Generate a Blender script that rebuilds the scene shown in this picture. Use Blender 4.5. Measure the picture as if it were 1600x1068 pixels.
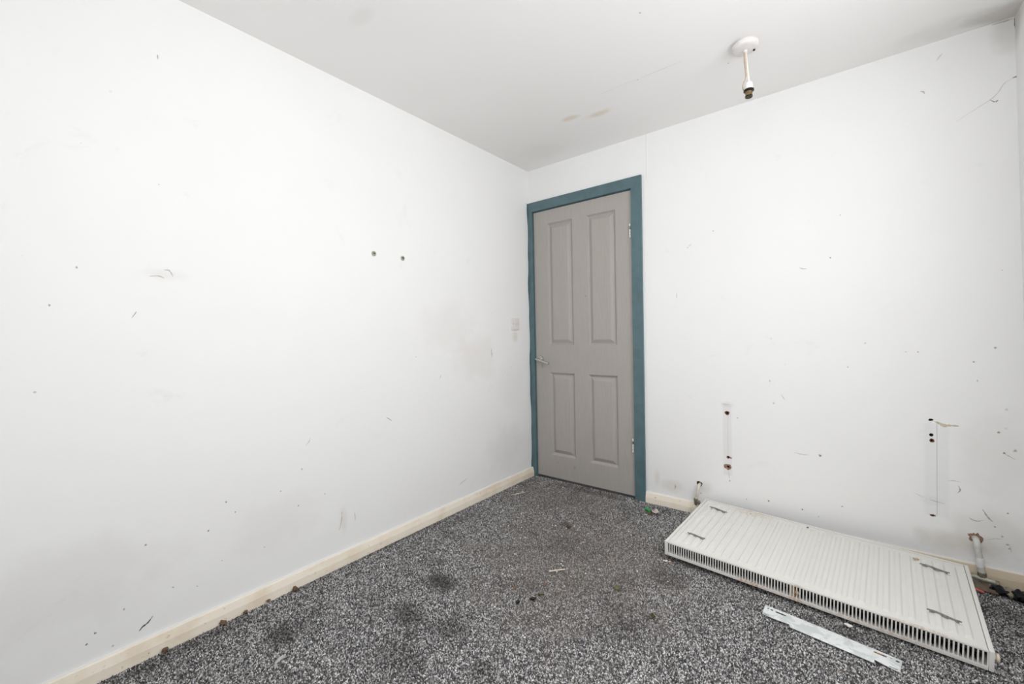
import bpy, bmesh, math, random
import numpy as np
from mathutils import Vector, Matrix
from mathutils.geometry import tessellate_polygon

for o in list(bpy.data.objects):
    bpy.data.objects.remove(o, do_unlink=True)
S = bpy.context.scene
COL = S.collection
random.seed(7)

# ------------------------------------------------------------------ camera
CAM = Vector((1.87659, -2.59454, 1.07432))
YAW, PITCH, ROLL, FPX = 0.67192, -0.01791, -0.02001, 655.206
cd = bpy.data.cameras.new('camera')
cd.sensor_width = 36.0
cd.lens = FPX / 1600 * 36.0
cd.clip_start = 0.02
cam = bpy.data.objects.new('camera', cd)
COL.objects.link(cam)
fw = Vector((-math.sin(YAW) * math.cos(PITCH), math.cos(YAW) * math.cos(PITCH), math.sin(PITCH)))
rt = Vector((math.cos(YAW), math.sin(YAW), 0))
up = rt.cross(fw)
r2 = rt * math.cos(ROLL) + up * math.sin(ROLL)
u2 = up * math.cos(ROLL) - rt * math.sin(ROLL)
cam.matrix_world = Matrix((
    (r2.x, u2.x, -fw.x, CAM.x),
    (r2.y, u2.y, -fw.y, CAM.y),
    (r2.z, u2.z, -fw.z, CAM.z),
    (0, 0, 0, 1)))
S.camera = cam

# ------------------------------------------------------------------ world, light, exposure
W = bpy.data.worlds.new('overcast_sky')
S.world = W
W.use_nodes = True
bg = W.node_tree.nodes['Background']
bg.inputs[0].default_value = (0.93, 0.96, 1.0, 1)
bg.inputs[1].default_value = 1.2

WX0, WX1, WZ0, WZ1 = 1.25, 2.35, 1.10, 2.22     # opening for an added, unseen window behind the camera
YB = -2.95                                      # inner face of that wall
VY0, VY1, VZ0, VZ1 = -2.50, -0.80, 0.95, 2.12   # opening for a second added window in the right wall, out of the picture


def area(name, loc, rot, sx, sy, power, col):
    l = bpy.data.lights.new(name, 'AREA')
    l.shape = 'RECTANGLE'
    l.size, l.size_y, l.energy, l.color = sx, sy, power, col
    o = bpy.data.objects.new(name, l)
    o.location = loc
    o.rotation_euler = rot
    COL.objects.link(o)
    return o


# daylight from two added windows, placed out of view to light the room
area('added_window_light', ((WX0 + WX1) / 2, YB - 0.06, (WZ0 + WZ1) / 2), (math.radians(90), 0, 0),
     WX1 - WX0, WZ1 - WZ0, 11.5, (0.985, 0.985, 1.0))
area('added_window_light', (2.50, (VY0 + VY1) / 2, (VZ0 + VZ1) / 2), (math.radians(90), 0, math.radians(90)),
     VY1 - VY0, VZ1 - VZ0, 20.5, (0.985, 0.985, 1.0))

S.view_settings.view_transform = 'Standard'
S.view_settings.look = 'None'
S.view_settings.gamma = 1
S.view_settings.use_curve_mapping = False
S.view_settings.exposure = 0.13

# ------------------------------------------------------------------ node helpers
def lin(r, g, b):
    f = lambda c: (c / 255 / 12.92) if c / 255 <= 0.04045 else ((c / 255 + 0.055) / 1.055) ** 2.4
    return (f(r), f(g), f(b), 1)


class NT:
    def __init__(self, name, rough=0.6, spec=0.3, metal=0.0):
        self.m = bpy.data.materials.new(name)
        self.m.use_nodes = True
        self.t = self.m.node_tree
        self.b = self.t.nodes['Principled BSDF']
        self.b.inputs['Roughness'].default_value = rough
        self.b.inputs['Metallic'].default_value = metal
        self.b.inputs['Specular IOR Level'].default_value = spec
        self._pos = None

    def node(self, kind):
        return self.t.nodes.new(kind)

    def link(self, a, b):
        self.t.links.new(a, b)

    def put(self, sock, v):
        if hasattr(v, 'is_output'):
            self.link(v, sock)
        else:
            sock.default_value = v

    def math(self, op, a, b=None, c=None, clamp=False):
        n = self.node('ShaderNodeMath')
        n.operation = op
        n.use_clamp = clamp
        self.put(n.inputs[0], a)
        if b is not None:
            self.put(n.inputs[1], b)
        if c is not None:
            self.put(n.inputs[2], c)
        return n.outputs[0]

    def pos(self):
        if self._pos is None:
            tc = self.node('ShaderNodeTexCoord')
            s = self.node('ShaderNodeSeparateXYZ')
            self.link(tc.outputs['Object'], s.inputs[0])
            self.obj = tc.outputs['Object']
            self._pos = s.outputs
        return self._pos

    def noise(self, scale, detail=3, rough=0.55, dist=0.0):
        self.pos()
        n = self.node('ShaderNodeTexNoise')
        n.inputs['Scale'].default_value = scale
        n.inputs['Detail'].default_value = detail
        n.inputs['Roughness'].default_value = rough
        n.inputs['Distortion'].default_value = dist
        self.link(self.obj, n.inputs['Vector'])
        return n.outputs[0]

    def ramp(self, v, a, b, lo=0.0, hi=1.0):
        n = self.node('ShaderNodeMapRange')
        n.interpolation_type = 'SMOOTHSTEP'
        self.put(n.inputs['Value'], v)
        for k, x in (('From Min', a), ('From Max', b), ('To Min', lo), ('To Max', hi)):
            n.inputs[k].default_value = x
        return n.outputs[0]

    def mix(self, f, a, b):
        n = self.node('ShaderNodeMix')
        n.data_type = 'RGBA'
        self.put(n.inputs[0], f)
        self.put(n.inputs[6], a)
        self.put(n.inputs[7], b)
        return n.outputs[2]

    def bump(self, h, strength=0.2, dist=0.002):
        n = self.node('ShaderNodeBump')
        n.inputs['Strength'].default_value = strength
        n.inputs['Distance'].default_value = dist
        self.link(h, n.inputs['Height'])
        self.link(n.outputs[0], self.b.inputs['Normal'])

    def color(self, c):
        self.put(self.b.inputs['Base Color'], c)
        return self

    # soft elliptical patch around (a0, b0) on two coordinates
    def blob(self, a, b, a0, b0, ra, rb, wob=None):
        da = self.math('MULTIPLY', self.math('SUBTRACT', a, a0), 1 / ra)
        db = self.math('MULTIPLY', self.math('SUBTRACT', b, b0), 1 / rb)
        d = self.math('SQRT', self.math('ADD', self.math('MULTIPLY', da, da), self.math('MULTIPLY', db, db)))
        if wob is not None:
            d = self.math('ADD', d, wob)
        return self.ramp(d, 0.25, 1.0, 1.0, 0.0)

    def box(self, a, b, a0, a1, b0, b1, soft):
        m = self.ramp(a, a0 - soft, a0 + soft)
        m = self.math('MULTIPLY', m, self.ramp(a, a1 - soft, a1 + soft, 1, 0))
        m = self.math('MULTIPLY', m, self.ramp(b, b0 - soft, b0 + soft))
        return self.math('MULTIPLY', m, self.ramp(b, b1 - soft, b1 + soft, 1, 0))


def plain(name, col, rough=0.5, spec=0.3, metal=0.0, var=0.06, scale=40, bump=0.0):
    n = NT(name, rough, spec, metal)
    c = lin(*col)
    d = tuple(max(0, x * (1 - 2.5 * var)) for x in c[:3]) + (1,)
    n.color(n.mix(n.ramp(n.noise(scale, 4), 0.3, 0.75), c, d))
    if bump:
        n.bump(n.noise(scale * 4, 3), bump, 0.001)
    return n.m


def wall_material(name, base, ia, stains, boxes=(), lowdirt=0.05, speck=1.0, tex=0.12):
    """white emulsion: faint roller texture, dirt specks, stains and tinted patches at given places"""
    n = NT(name, 0.62, 0.22)
    P = n.pos()
    a = P[ia[0]]
    b = P[ia[1]]
    c = base
    big = n.noise(1.6, 4)
    c = n.mix(n.math('MULTIPLY', n.ramp(big, 0.35, 0.75), 0.05), c, lin(205, 200, 192))
    wob = n.math('MULTIPLY', n.math('SUBTRACT', n.noise(9, 4), 0.5), 1.1)
    for (a0, b0, ra, rb, s, col) in stains:
        m = n.blob(a, b, a0, b0, ra, rb, wob)
        c = n.mix(n.math('MULTIPLY', m, s), c, lin(*col))
    for (a0, a1, b0, b1, soft, s, col) in boxes:
        m = n.box(a, b, a0, a1, b0, b1, soft)
        c = n.mix(n.math('MULTIPLY', m, s), c, lin(*col))
    if speck:
        # sparse small dirt specks, more of them low on the wall
        v = n.node('ShaderNodeTexVoronoi')
        v.inputs['Scale'].default_value = 16
        n.link(n.obj, v.inputs['Vector'])
        sep = n.node('ShaderNodeSeparateColor')
        n.link(v.outputs['Color'], sep.inputs[0])
        rad = n.math('MULTIPLY', n.math('POWER', sep.outputs[1], 3.0), 0.075)
        dot = n.math('LESS_THAN', v.outputs['Distance'], rad)
        if ia[1] == 2:
            low = n.ramp(b, 0.15, 1.3, 0.55, 0.10)
        else:
            low = 0.06
        pick = n.math('LESS_THAN', sep.outputs[0], low)
        m = n.math('MULTIPLY', n.math('MULTIPLY', dot, pick), n.math('MULTIPLY', sep.outputs[2], 0.4 * speck))
        c = n.mix(m, c, lin(120, 114, 106))
        # hazy smudges and faint drag marks
        sm = n.noise(5.5, 6, 0.7, 0.8)
        c = n.mix(n.ramp(sm, 0.60, 0.80, 0, lowdirt), c, lin(140, 130, 120))
    n.color(c)
    h = n.math('ADD', n.noise(160, 2), n.math('MULTIPLY', n.noise(22, 3), 0.8))
    n.bump(h, tex, 0.0012)
    return n.m


# ------------------------------------------------------------------ object helpers
def tag(o, label=None, cat=None, group=None, kind=None):
    for k, v in (('label', label), ('category', cat), ('group', group), ('kind', kind)):
        if v:
            o[k] = v
    return o


def link(name, me, mat=None, parent=None):
    o = bpy.data.objects.new(name, me)
    if mat is not None:
        if isinstance(mat, (list, tuple)):
            for m in mat:
                me.materials.append(m)
        elif not me.materials:
            me.materials.append(mat)
    COL.objects.link(o)
    if parent is not None:
        o.parent = parent
    return o


def obj(name, bm, mat=None, parent=None, smooth=False):
    me = bpy.data.meshes.new(name)
    bmesh.ops.recalc_face_normals(bm, faces=bm.faces)
    bm.to_mesh(me)
    bm.free()
    if smooth:
        for p in me.polygons:
            p.use_smooth = True
        try:
            me.set_sharp_from_angle(angle=math.radians(smooth if smooth is not True else 40))
        except Exception:
            pass
    return link(name, me, mat, parent)


def empty(name, loc, rot=(0, 0, 0), matrix=None):
    o = bpy.data.objects.new(name, None)
    o.empty_display_size = 0.05
    COL.objects.link(o)
    if matrix is not None:
        o.matrix_world = matrix
    else:
        o.location = loc
        o.rotation_euler = rot
    return o


def add_box(bm, x0, x1, y0, y1, z0, z1, bev=0.0, seg=2):
    r = bmesh.ops.create_cube(bm, size=1.0)
    vs = r['verts']
    for v in vs:
        v.co = Vector(((x0 + x1) / 2 + v.co.x * (x1 - x0), (y0 + y1) / 2 + v.co.y * (y1 - y0),
                       (z0 + z1) / 2 + v.co.z * (z1 - z0)))
    if bev:
        es = {e for v in vs for e in v.link_edges}
        bmesh.ops.bevel(bm, geom=list(es), offset=bev, segments=seg, affect='EDGES', profile=0.6)
    return bm


def box(*a, **k):
    bm = bmesh.new()
    add_box(bm, *a, **k)
    return bm


def add_lathe(bm, prof, n=32, axis='Z', at=(0, 0, 0)):
    rings = []
    A = Vector(at)
    for (r, h) in prof:
        ring = []
        for i in range(n):
            t = 2 * math.pi * i / n
            if axis == 'Z':
                p = Vector((r * math.cos(t), r * math.sin(t), h))
            elif axis == 'Y':
                p = Vector((r * math.cos(t), h, r * math.sin(t)))
            else:
                p = Vector((h, r * math.cos(t), r * math.sin(t)))
            ring.append(bm.verts.new(A + p))
        rings.append(ring)
    for a, b in zip(rings, rings[1:]):
        for i in range(n):
            j = (i + 1) % n
            bm.faces.new((a[i], a[j], b[j], b[i]))
    bm.faces.new(rings[0][::-1])
    bm.faces.new(rings[-1])
    return bm


def lathe(*a, **k):
    bm = bmesh.new()
    add_lathe(bm, *a, **k)
    return bm


def add_tube(bm, pts, rad, n=10, scale2=None):
    pts = [Vector(p) for p in pts]
    rs = rad if isinstance(rad, (list, tuple)) else [rad] * len(pts)
    rings = []
    ref = None
    for i, p in enumerate(pts):
        d = (pts[min(i + 1, len(pts) - 1)] - pts[max(i - 1, 0)]).normalized()
        if ref is None:
            ref = d.orthogonal().normalized()
        ref = (ref - d * ref.dot(d)).normalized()
        s = d.cross(ref)
        ring = []
        for k in range(n):
            t = 2 * math.pi * k / n
            ring.append(bm.verts.new(p + (ref * math.cos(t) + s * math.sin(t)) * rs[i]))
        rings.append(ring)
    for a, b in zip(rings, rings[1:]):
        for i in range(n):
            j = (i + 1) % n
            bm.faces.new((a[i], a[j], b[j], b[i]))
    bm.faces.new(rings[0][::-1])
    bm.faces.new(rings[-1])
    return bm


def tube(*a, **k):
    bm = bmesh.new()
    add_tube(bm, *a, **k)
    return bm


def smooth_path(pts, n=6):
    """Catmull-Rom through the points"""
    P = [Vector(p) for p in pts]
    P = [P[0] * 2 - P[1]] + P + [P[-1] * 2 - P[-2]]
    out = []
    for i in range(1, len(P) - 2):
        for k in range(n):
            t = k / n
            a, b, c, d = P[i - 1], P[i], P[i + 1], P[i + 2]
            out.append(0.5 * ((2 * b) + (c - a) * t + (2 * a - 5 * b + 4 * c - d) * t * t +
                              (3 * b - a - 3 * c + d) * t ** 3))
    out.append(P[-2])
    return out


def add_plate(bm, outline, holes, thick, to3d):
    """flat plate with real holes; to3d(a, b, h) maps plate coordinates to space, h = 0 top, h = thick back"""
    loops = [outline] + list(holes)
    tri = tessellate_polygon([[Vector((x, y, 0)) for x, y in l] for l in loops])
    flat = [p for l in loops for p in l]
    top = [bm.verts.new(to3d(x, y, 0)) for x, y in flat]
    bot = [bm.verts.new(to3d(x, y, thick)) for x, y in flat]
    for t in tri:
        bm.faces.new([top[i] for i in t])
        bm.faces.new([bot[i] for i in reversed(t)])
    k = 0
    for l in loops:
        m = len(l)
        for i in range(m):
            j = (i + 1) % m
            try:
                bm.faces.new((top[k + i], top[k + j], bot[k + j], bot[k + i]))
            except ValueError:
                pass
        k += m
    return bm


def ring_pts(cx, cy, rx, ry, n=14, jit=0.0, seed=0, rot=0.0):
    rnd = random.Random(seed)
    out = []
    for i in range(n):
        t = 2 * math.pi * i / n
        k = 1 + rnd.uniform(-jit, jit)
        x, y = rx * k * math.cos(t), ry * k * math.sin(t)
        out.append((cx + x * math.cos(rot) - y * math.sin(rot), cy + x * math.sin(rot) + y * math.cos(rot)))
    return out


def slot_pts(x0, x1, y0, r, n=6):
    out = []
    for i in range(n + 1):
        t = -math.pi / 2 + math.pi * i / n
        out.append((x1 - r + r * math.cos(t), y0 + r * math.sin(t)))
    for i in range(n + 1):
        t = math.pi / 2 + math.pi * i / n
        out.append((x0 + r + r * math.cos(t), y0 + r * math.sin(t)))
    return out


# ------------------------------------------------------------------ materials
WHITE = lin(246, 246, 245)
M_left = wall_material('left_wall_paint', WHITE, (1, 2), [
    (-0.62, 0.93, 0.26, 0.20, 0.09, (186, 150, 112)),
    (-0.85, 1.13, 0.30, 0.22, 0.07, (186, 152, 120)),
    (-0.25, 0.72, 0.20, 0.22, 0.05, (170, 150, 130)),
    (-1.84, 0.30, 0.24, 0.15, 0.07, (170, 140, 125)),
    (-0.30, 0.28, 0.30, 0.22, 0.10, (165, 150, 138)),
    (-2.46, 0.32, 0.35, 0.20, 0.10, (150, 145, 138)),
    (-2.19, 1.31, 0.08, 0.03, 0.10, (150, 135, 110)),
    (-0.198, 1.06, 0.05, 0.06, 0.25, (190, 175, 130)),
    (-1.55, 0.20, 0.03, 0.09, 0.14, (170, 150, 120)),
], lowdirt=0.10)
M_back = wall_material('door_wall_paint', WHITE, (0, 2), [
    (1.04, 0.13, 0.09, 0.05, 0.15, (175, 135, 100)),
    (0.95, 0.16, 0.03, 0.08, 0.20, (190, 170, 130)),
    (2.25, 0.14, 0.16, 0.07, 0.25, (170, 150, 110)),
    (1.23, 0.16, 0.06, 0.05, 0.18, (150, 135, 115)),
    (2.36, 0.55, 0.14, 0.25, 0.08, (160, 135, 118)),
    (2.40, 2.25, 0.07, 0.12, 0.18, (140, 120, 98)),
    (2.36, 0.20, 0.16, 0.14, 0.16, (150, 135, 115)),
    (1.349, 0.655, 0.045, 0.02, 0.12, (150, 140, 130)),
    (2.175, 0.30, 0.05, 0.03, 0.07, (140, 140, 150)),
], boxes=[
    (1.330, 1.374, 0.255, 0.655, 0.004, 0.16, (186, 176, 184)),
    (2.150, 2.226, 0.235, 0.645, 0.006, 0.11, (190, 190, 206)),
    (1.3545, 1.3565, 0.36, 0.60, 0.0012, 0.30, (150, 145, 145)),
    (2.1885, 2.1905, 0.24, 0.65, 0.0010, 0.42, (120, 118, 125)),
    (0.9085, 0.9120, 2.02, 2.30, 0.002, 0.22, (170, 165, 158)),
    (0.9130, 0.9190, 2.02, 2.30, 0.002, 0.50, (250, 250, 248)),
], lowdirt=0.10)
M_right = wall_material('right_wall_paint', WHITE, (1, 2), [
    (-0.02, 2.28, 0.10, 0.12, 0.3, (130, 110, 90))])
M_rear = wall_material('rear_wall_paint', WHITE, (0, 2), [])
M_ceil = wall_material('ceiling_paint', lin(252, 251, 249), (0, 1), [
    (0.645, -0.478, 0.085, 0.035, 0.34, (215, 178, 122)),
    (0.80, -0.415, 0.10, 0.040, 0.36, (215, 178, 122)),
    (0.26, -0.22, 0.26, 0.18, 0.07, (185, 160, 138)),  # slightly darker tan towards the far left corner
    (2.38, -0.06, 0.14, 0.10, 0.28, (120, 104, 88)),
    (2.25, -0.10, 0.26, 0.10, 0.12, (140, 130, 118)),
    (1.50, -0.50, 0.10, 0.08, 0.06, (190, 165, 140)),  # faint shadow of the pendant rose painted on the ceiling
    (0.43, -1.66, 0.10, 0.05, 0.10, (190, 180, 172)),
], speck=0.5, lowdirt=0.03, tex=0.10)

M_cream = plain('cream_gloss_paint', (236, 224, 204), 0.35, 0.4, var=0.05, scale=14, bump=0.08)


def skirting_material():
    n = NT('dirty_cream_skirting_paint', 0.4, 0.35)
    P = n.pos()
    c = n.mix(n.ramp(n.noise(7, 5), 0.42, 0.72, 0, 0.55), lin(250, 241, 225), lin(228, 208, 178))
    c = n.mix(n.ramp(n.noise(45, 4, 0.7), 0.62, 0.75, 0, 0.65), c, lin(140, 112, 84))
    # rusty tan staining of the board behind the radiator and pipes
    c = n.mix(n.math('MULTIPLY', n.ramp(P[0], 1.4, 2.2), 0.65), c, lin(206, 186, 154))
    # caulk line of wall paint along the top edge
    c = n.mix(n.ramp(n.math('ADD', P[2], n.math('MULTIPLY', n.noise(18, 3), 0.006)), 0.0625, 0.066), c, lin(235, 232, 226))
    n.color(c)
    n.bump(n.noise(60, 3), 0.15, 0.001)
    return n.m


M_skirt = skirting_material()


def door_material():
    n = NT('grey_door_paint', 0.45, 0.3)
    P = n.pos()
    # fine embossed wood grain running along the boards
    mp = n.node('ShaderNodeMapping')
    n.link(n.obj, mp.inputs[0])
    mp.inputs['Scale'].default_value = (160, 160, 9)
    g = n.node('ShaderNodeTexNoise')
    g.inputs['Scale'].default_value = 1.0
    g.inputs['Detail'].default_value = 3
    n.link(mp.outputs[0], g.inputs['Vector'])
    c = n.mix(n.ramp(g.outputs[0], 0.35, 0.7), lin(176, 171, 165), lin(171, 166, 160))
    for (x, z, r) in ((0.36, 0.115, 0.012), (0.47, 1.33, 0.008), (0.22, 0.13, 0.008), (0.10, 0.835, 0.018)):  # small darker spots, the largest just below the lever handle
        c = n.mix(n.math('MULTIPLY', n.blob(P[0], P[2], x, z, r, r * 1.5), 0.35), c, lin(120, 108, 96))
    n.color(c)
    n.bump(g.outputs[0], 0.05, 0.0005)
    return n.m


M_door = door_material()
M_teal = plain('teal_gloss_paint', (92, 118, 124), 0.33, 0.45, var=0.07, scale=16, bump=0.06)
M_teal_bare = plain('chipped_pale_paint', (244, 244, 240), 0.4, 0.4, var=0.1, scale=60)
M_chrome = plain('satin_chrome', (205, 203, 200), 0.25, 0.5, 1.0, var=0.03)
M_white_plastic = plain('white_plastic', (240, 238, 236), 0.3, 0.4, var=0.02)
M_switch = plain('aged_white_plastic', (238, 233, 232), 0.35, 0.4, var=0.03)
M_rose = plain('white_plastic_rose', (232, 228, 226), 0.35, 0.4, var=0.02)
M_flex = plain('cream_flex_sheath', (242, 232, 220), 0.45, 0.3, var=0.05)
M_flex_brown = plain('brown_wire_insulation', (192, 168, 148), 0.5, 0.3, var=0.1)
M_black = plain('black_plastic', (20, 18, 17), 0.4, 0.4, var=0.1)
M_brass = plain('tarnished_brass', (150, 128, 92), 0.35, 0.5, 0.9, var=0.15, scale=120)
M_screw = plain('dull_steel_screw', (196, 196, 182), 0.4, 0.5, 0.15, var=0.15, scale=200)
M_dark_metal = plain('mid_grey_metal', (150, 153, 149), 0.5, 0.4, 0.15, var=0.2, scale=90)
M_pipe = plain('painted_pipe', (226, 220, 206), 0.4, 0.35, var=0.09, scale=30, bump=0.1)
M_pipe_pale = plain('grey_white_painted_pipe', (214, 216, 208), 0.4, 0.35, var=0.10, scale=26, bump=0.1)
M_grimy = plain('grimy_brass_fitting', (150, 140, 122), 0.4, 0.4, 0.3, var=0.2, scale=80)
M_plug = plain('brown_wall_plug', (150, 105, 85), 0.6, 0.2, var=0.2, scale=200, bump=0.3)
M_hole = plain('dark_brown_hole', (84, 66, 56), 0.9, 0.1, var=0.2, scale=200)  # dark brown for hole insides and radiator specks
M_plaster = plain('exposed_plaster', (176, 140, 122), 0.9, 0.1, var=0.2, scale=120, bump=0.5)
M_mark = plain('grey_brown_scuff', (204, 199, 191), 0.8, 0.1, var=0.15, scale=150)
M_scratch = plain('dark_scratch', (118, 114, 110), 0.8, 0.1, var=0.15, scale=150)
M_mark_dark = plain('dark_scuff', (172, 167, 160), 0.8, 0.1, var=0.15, scale=150)
M_mark_tan = plain('tan_drip', (220, 207, 184), 0.6, 0.2, var=0.1, scale=100)
M_mark_pale = plain('pale_scuff', (220, 217, 213), 0.8, 0.1, var=0.08, scale=150)
M_paper = plain('torn_lining_paper', (216, 204, 184), 0.9, 0.1, var=0.1, scale=80)


def radiator_material(rust=True):
    n = NT('white_radiator_enamel', 0.32, 0.4)
    P = n.pos()
    c = n.mix(n.ramp(n.noise(6, 4), 0.4, 0.75, 0, 0.3), lin(232, 231, 226), lin(222, 219, 208))
    if rust:
        nz = n.noise(70, 4, 0.7)
        for (u, v, w, ru, rv, rw, s) in ((0.36, 0.0, 0.012, 0.075, 0.02, 0.016, 0.65), (0.515, 0.0, 0.035, 0.035, 0.02, 0.05, 0.55),
                                         (0.86, 0.0, 0.062, 0.11, 0.016, 0.012, 0.45), (0.24, 0.555, 0.064, 0.12, 0.04, 0.02, 0.35),
                                         (0.45, 0.0, 0.004, 0.2, 0.02, 0.014, 0.35), (0.75, 0.0, 0.01, 0.18, 0.02, 0.012, 0.4)):
            d = None
            for q, c0, r0 in ((P[0], u, ru), (P[1], v, rv), (P[2], w, rw)):
                k = n.math('MULTIPLY', n.math('SUBTRACT', q, c0), 1 / r0)
                k = n.math('MULTIPLY', k, k)
                d = k if d is None else n.math('ADD', d, k)
            m = n.math('MULTIPLY', n.ramp(d, 0.1, 1.0, 1, 0), n.ramp(nz, 0.42, 0.6, 0.12, 1.0))
            c = n.mix(n.math('MULTIPLY', m, s), c, lin(186, 136, 96))
    n.color(c)
    return n.m


M_rad = radiator_material()
M_rad_fin = plain('shade_darkened_fin', (58, 58, 55), 0.5, 0.3, var=0.1)
M_rust = plain('flaky_rust', (176, 128, 88), 0.85, 0.1, var=0.2, scale=120, bump=0.5)
M_rust_pale = plain('pale_rusty_plaster', (206, 184, 158), 0.85, 0.1, var=0.15, scale=120, bump=0.4)


def strip_material():
    n = NT('scratched_white_steel', 0.3, 0.4)
    nz = n.noise(22, 5, 0.65, 0.6)
    c = n.mix(n.ramp(nz, 0.46, 0.58, 0, 0.7), lin(236, 239, 238), lin(198, 206, 206))
    n.color(c)
    return n.m


M_strip = strip_material()


def carpet_material(name, tufts=True):
    n = NT(name, 0.95, 0.05)
    P = n.pos()
    x, y = P[0], P[1]
    # matted walkway to the door, dark stains, darker patches along radiator front and door foot
    wob = n.math('MULTIPLY', n.math('SUBTRACT', n.noise(7, 5, 0.7), 0.5), 1.6)
    dirt = n.ramp(n.noise(3.2, 6, 0.72, 0.4), 0.50, 0.72, 0, 0.55)
    for (a, b, ra, rb, s) in ((0.477, -1.368, 0.10, 0.08, 0.85), (0.55, -1.60, 0.12, 0.09, 0.7), (0.30, -1.30, 0.12, 0.06, 0.45),
                              (0.19, -1.05, 0.14, 0.06, 0.5), (0.26, -1.95, 0.10, 0.07, 0.75), (0.72, -1.55, 0.10, 0.10, 0.6),
                              (0.06, -2.15, 0.05, 0.3, 0.5), (0.02, -1.2, 0.04, 0.8, 0.5), (1.25, -0.75, 0.10, 0.12, 0.45),
                              (1.9, -0.72, 0.25, 0.07, 0.5), (0.5, -0.06, 0.45, 0.06, 0.5), (0.10, -0.9, 0.06, 0.25, 0.4),
                              (2.33, -0.25, 0.10, 0.12, 0.5), (0.39, -1.42, 0.22, 0.04, 0.4), (0.95, -1.62, 0.09, 0.06, 0.45),
                              (0.64, -0.58, 0.05, 0.04, 0.5), (0.70, -1.75, 0.16, 0.08, 0.5)):
        dirt = n.math('MAXIMUM', dirt, n.math('MULTIPLY', n.blob(x, y, a, b, ra, rb, wob), s))
    walk = n.math('MAXIMUM', n.blob(x, y, 0.85, -0.85, 0.75, 0.75, wob), n.blob(x, y, 0.45, -0.3, 0.65, 0.45, wob))
    if tufts:
        at = n.node('ShaderNodeAttribute')
        at.attribute_name = 'tone'
        cr = n.node('ShaderNodeValToRGB')
        n.link(at.outputs['Fac'], cr.inputs[0])
        e = cr.color_ramp.elements
        e[0].position, e[0].color = 0.0, lin(56, 55, 55)
        e[1].position, e[1].color = 1.0, lin(244, 243, 242)
        for p, col in ((0.25, (100, 99, 99)), (0.5, (150, 149, 148)), (0.75, (194, 193, 192))):
            k = e.new(p)
            k.color = lin(*col)
        c = cr.outputs[0]
    else:
        c = lin(84, 82, 83)
    c = n.mix(n.math('MULTIPLY', walk, 0.50), c, lin(122, 114, 107))
    c = n.mix(n.math('MULTIPLY', dirt, 0.80), c, lin(52, 48, 46))
    n.color(c)
    return n.m


M_carpet_back = carpet_material('carpet_backing', False)
M_tuft = carpet_material('grey_flecked_carpet_tufts', True)

# ------------------------------------------------------------------ room shell
H = 2.3028
XR0, XR1 = 2.458, 2.412          # right wall leans very slightly: floor, ceiling
DL, DR, DB, DT = 0.0433, 0.8069, 0.013, 1.9815     # door leaf
OL, OR_, OT = 0.032, 0.818, 1.9925                  # hole in the wall for lining and leaf

# floor: backing plus pile
floor = obj('floor', box(-0.02, 2.6, YB - 0.1, 0.16, -0.06, -0.004), M_carpet_back)
tag(floor, 'dark grey flecked fitted carpet with dirty worn patches', kind='structure')


def carpet_pile():
    rng = np.random.default_rng(3)
    pitch = 0.0045
    xs = np.arange(0.022, 2.452, pitch)
    ys = np.arange(-2.75, -0.004, pitch)
    X, Y = np.meshgrid(xs, ys)
    X = X.ravel() + rng.uniform(-.45, .45, X.size) * pitch
    Y = Y.ravel() + rng.uniform(-.45, .45, Y.size) * pitch
    # skip where the door wall's casing and the leaf stand
    keep = (Y < -0.020) | ((X > 0.06) & (X < 0.80))
    X, Y = X[keep], Y[keep]
    n = X.size
    rad = rng.uniform(0.0024, 0.0038, n)
    hgt = rng.uniform(0.0032, 0.0062, n)
    ang = rng.uniform(0, 2 * np.pi, n)
    el = rng.uniform(0.75, 1.6, n)
    lx, ly = rng.normal(0, .0015, n), rng.normal(0, .0015, n)
    K = 4
    V = np.zeros((n, K + 1, 3), np.float32)
    for k in range(K):
        t = 2 * np.pi * k / K
        ex, ey = np.cos(t) * el, np.sin(t) / el
        dx = (ex * np.cos(ang) - ey * np.sin(ang)) * rad
        dy = (ex * np.sin(ang) + ey * np.cos(ang)) * rad
        V[:, k, 0], V[:, k, 1], V[:, k, 2] = X + dx, Y + dy, -0.0045
    V[:, K, 0], V[:, K, 1], V[:, K, 2] = X + lx, Y + ly, -0.004 + hgt
    faces = [(k, (k + 1) % K, K) for k in range(K)]
    F = np.array(faces, np.int32)
    nv, nf = K + 1, len(F)
    I = (F[None] + (np.arange(n) * nv)[:, None, None]).astype(np.int32).ravel()
    me = bpy.data.meshes.new('carpet_pile')
    me.vertices.add(n * nv)
    me.vertices.foreach_set('co', V.ravel())
    me.loops.add(I.size)
    me.loops.foreach_set('vertex_index', I)
    me.polygons.add(n * nf)
    me.polygons.foreach_set('loop_start', np.arange(0, I.size, 3, dtype=np.int32))
    me.update(calc_edges=True)
    tone = np.clip(rng.beta(1.0, 1.25, n), 0, 1).astype(np.float32)
    a = me.attributes.new('tone', 'FLOAT', 'POINT')
    a.data.foreach_set('value', np.repeat(tone, nv))
    me.polygons.foreach_set('use_smooth', np.ones(n * nf, bool))
    o = link('carpet_pile', me, M_tuft, floor)
    o['kind'] = 'stuff'
    return o


carpet_pile()

ceiling = tag(obj('ceiling', box(-0.15, 2.6, YB - 0.1, 0.16, H, H + 0.1), M_ceil), 'white painted ceiling with tan stains', kind='structure')
wall_left = tag(obj('wall_left', box(-0.12, 0.0, YB - 0.1, 0.13, -0.06, H), M_left), 'white scuffed left wall', kind='structure')

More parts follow.
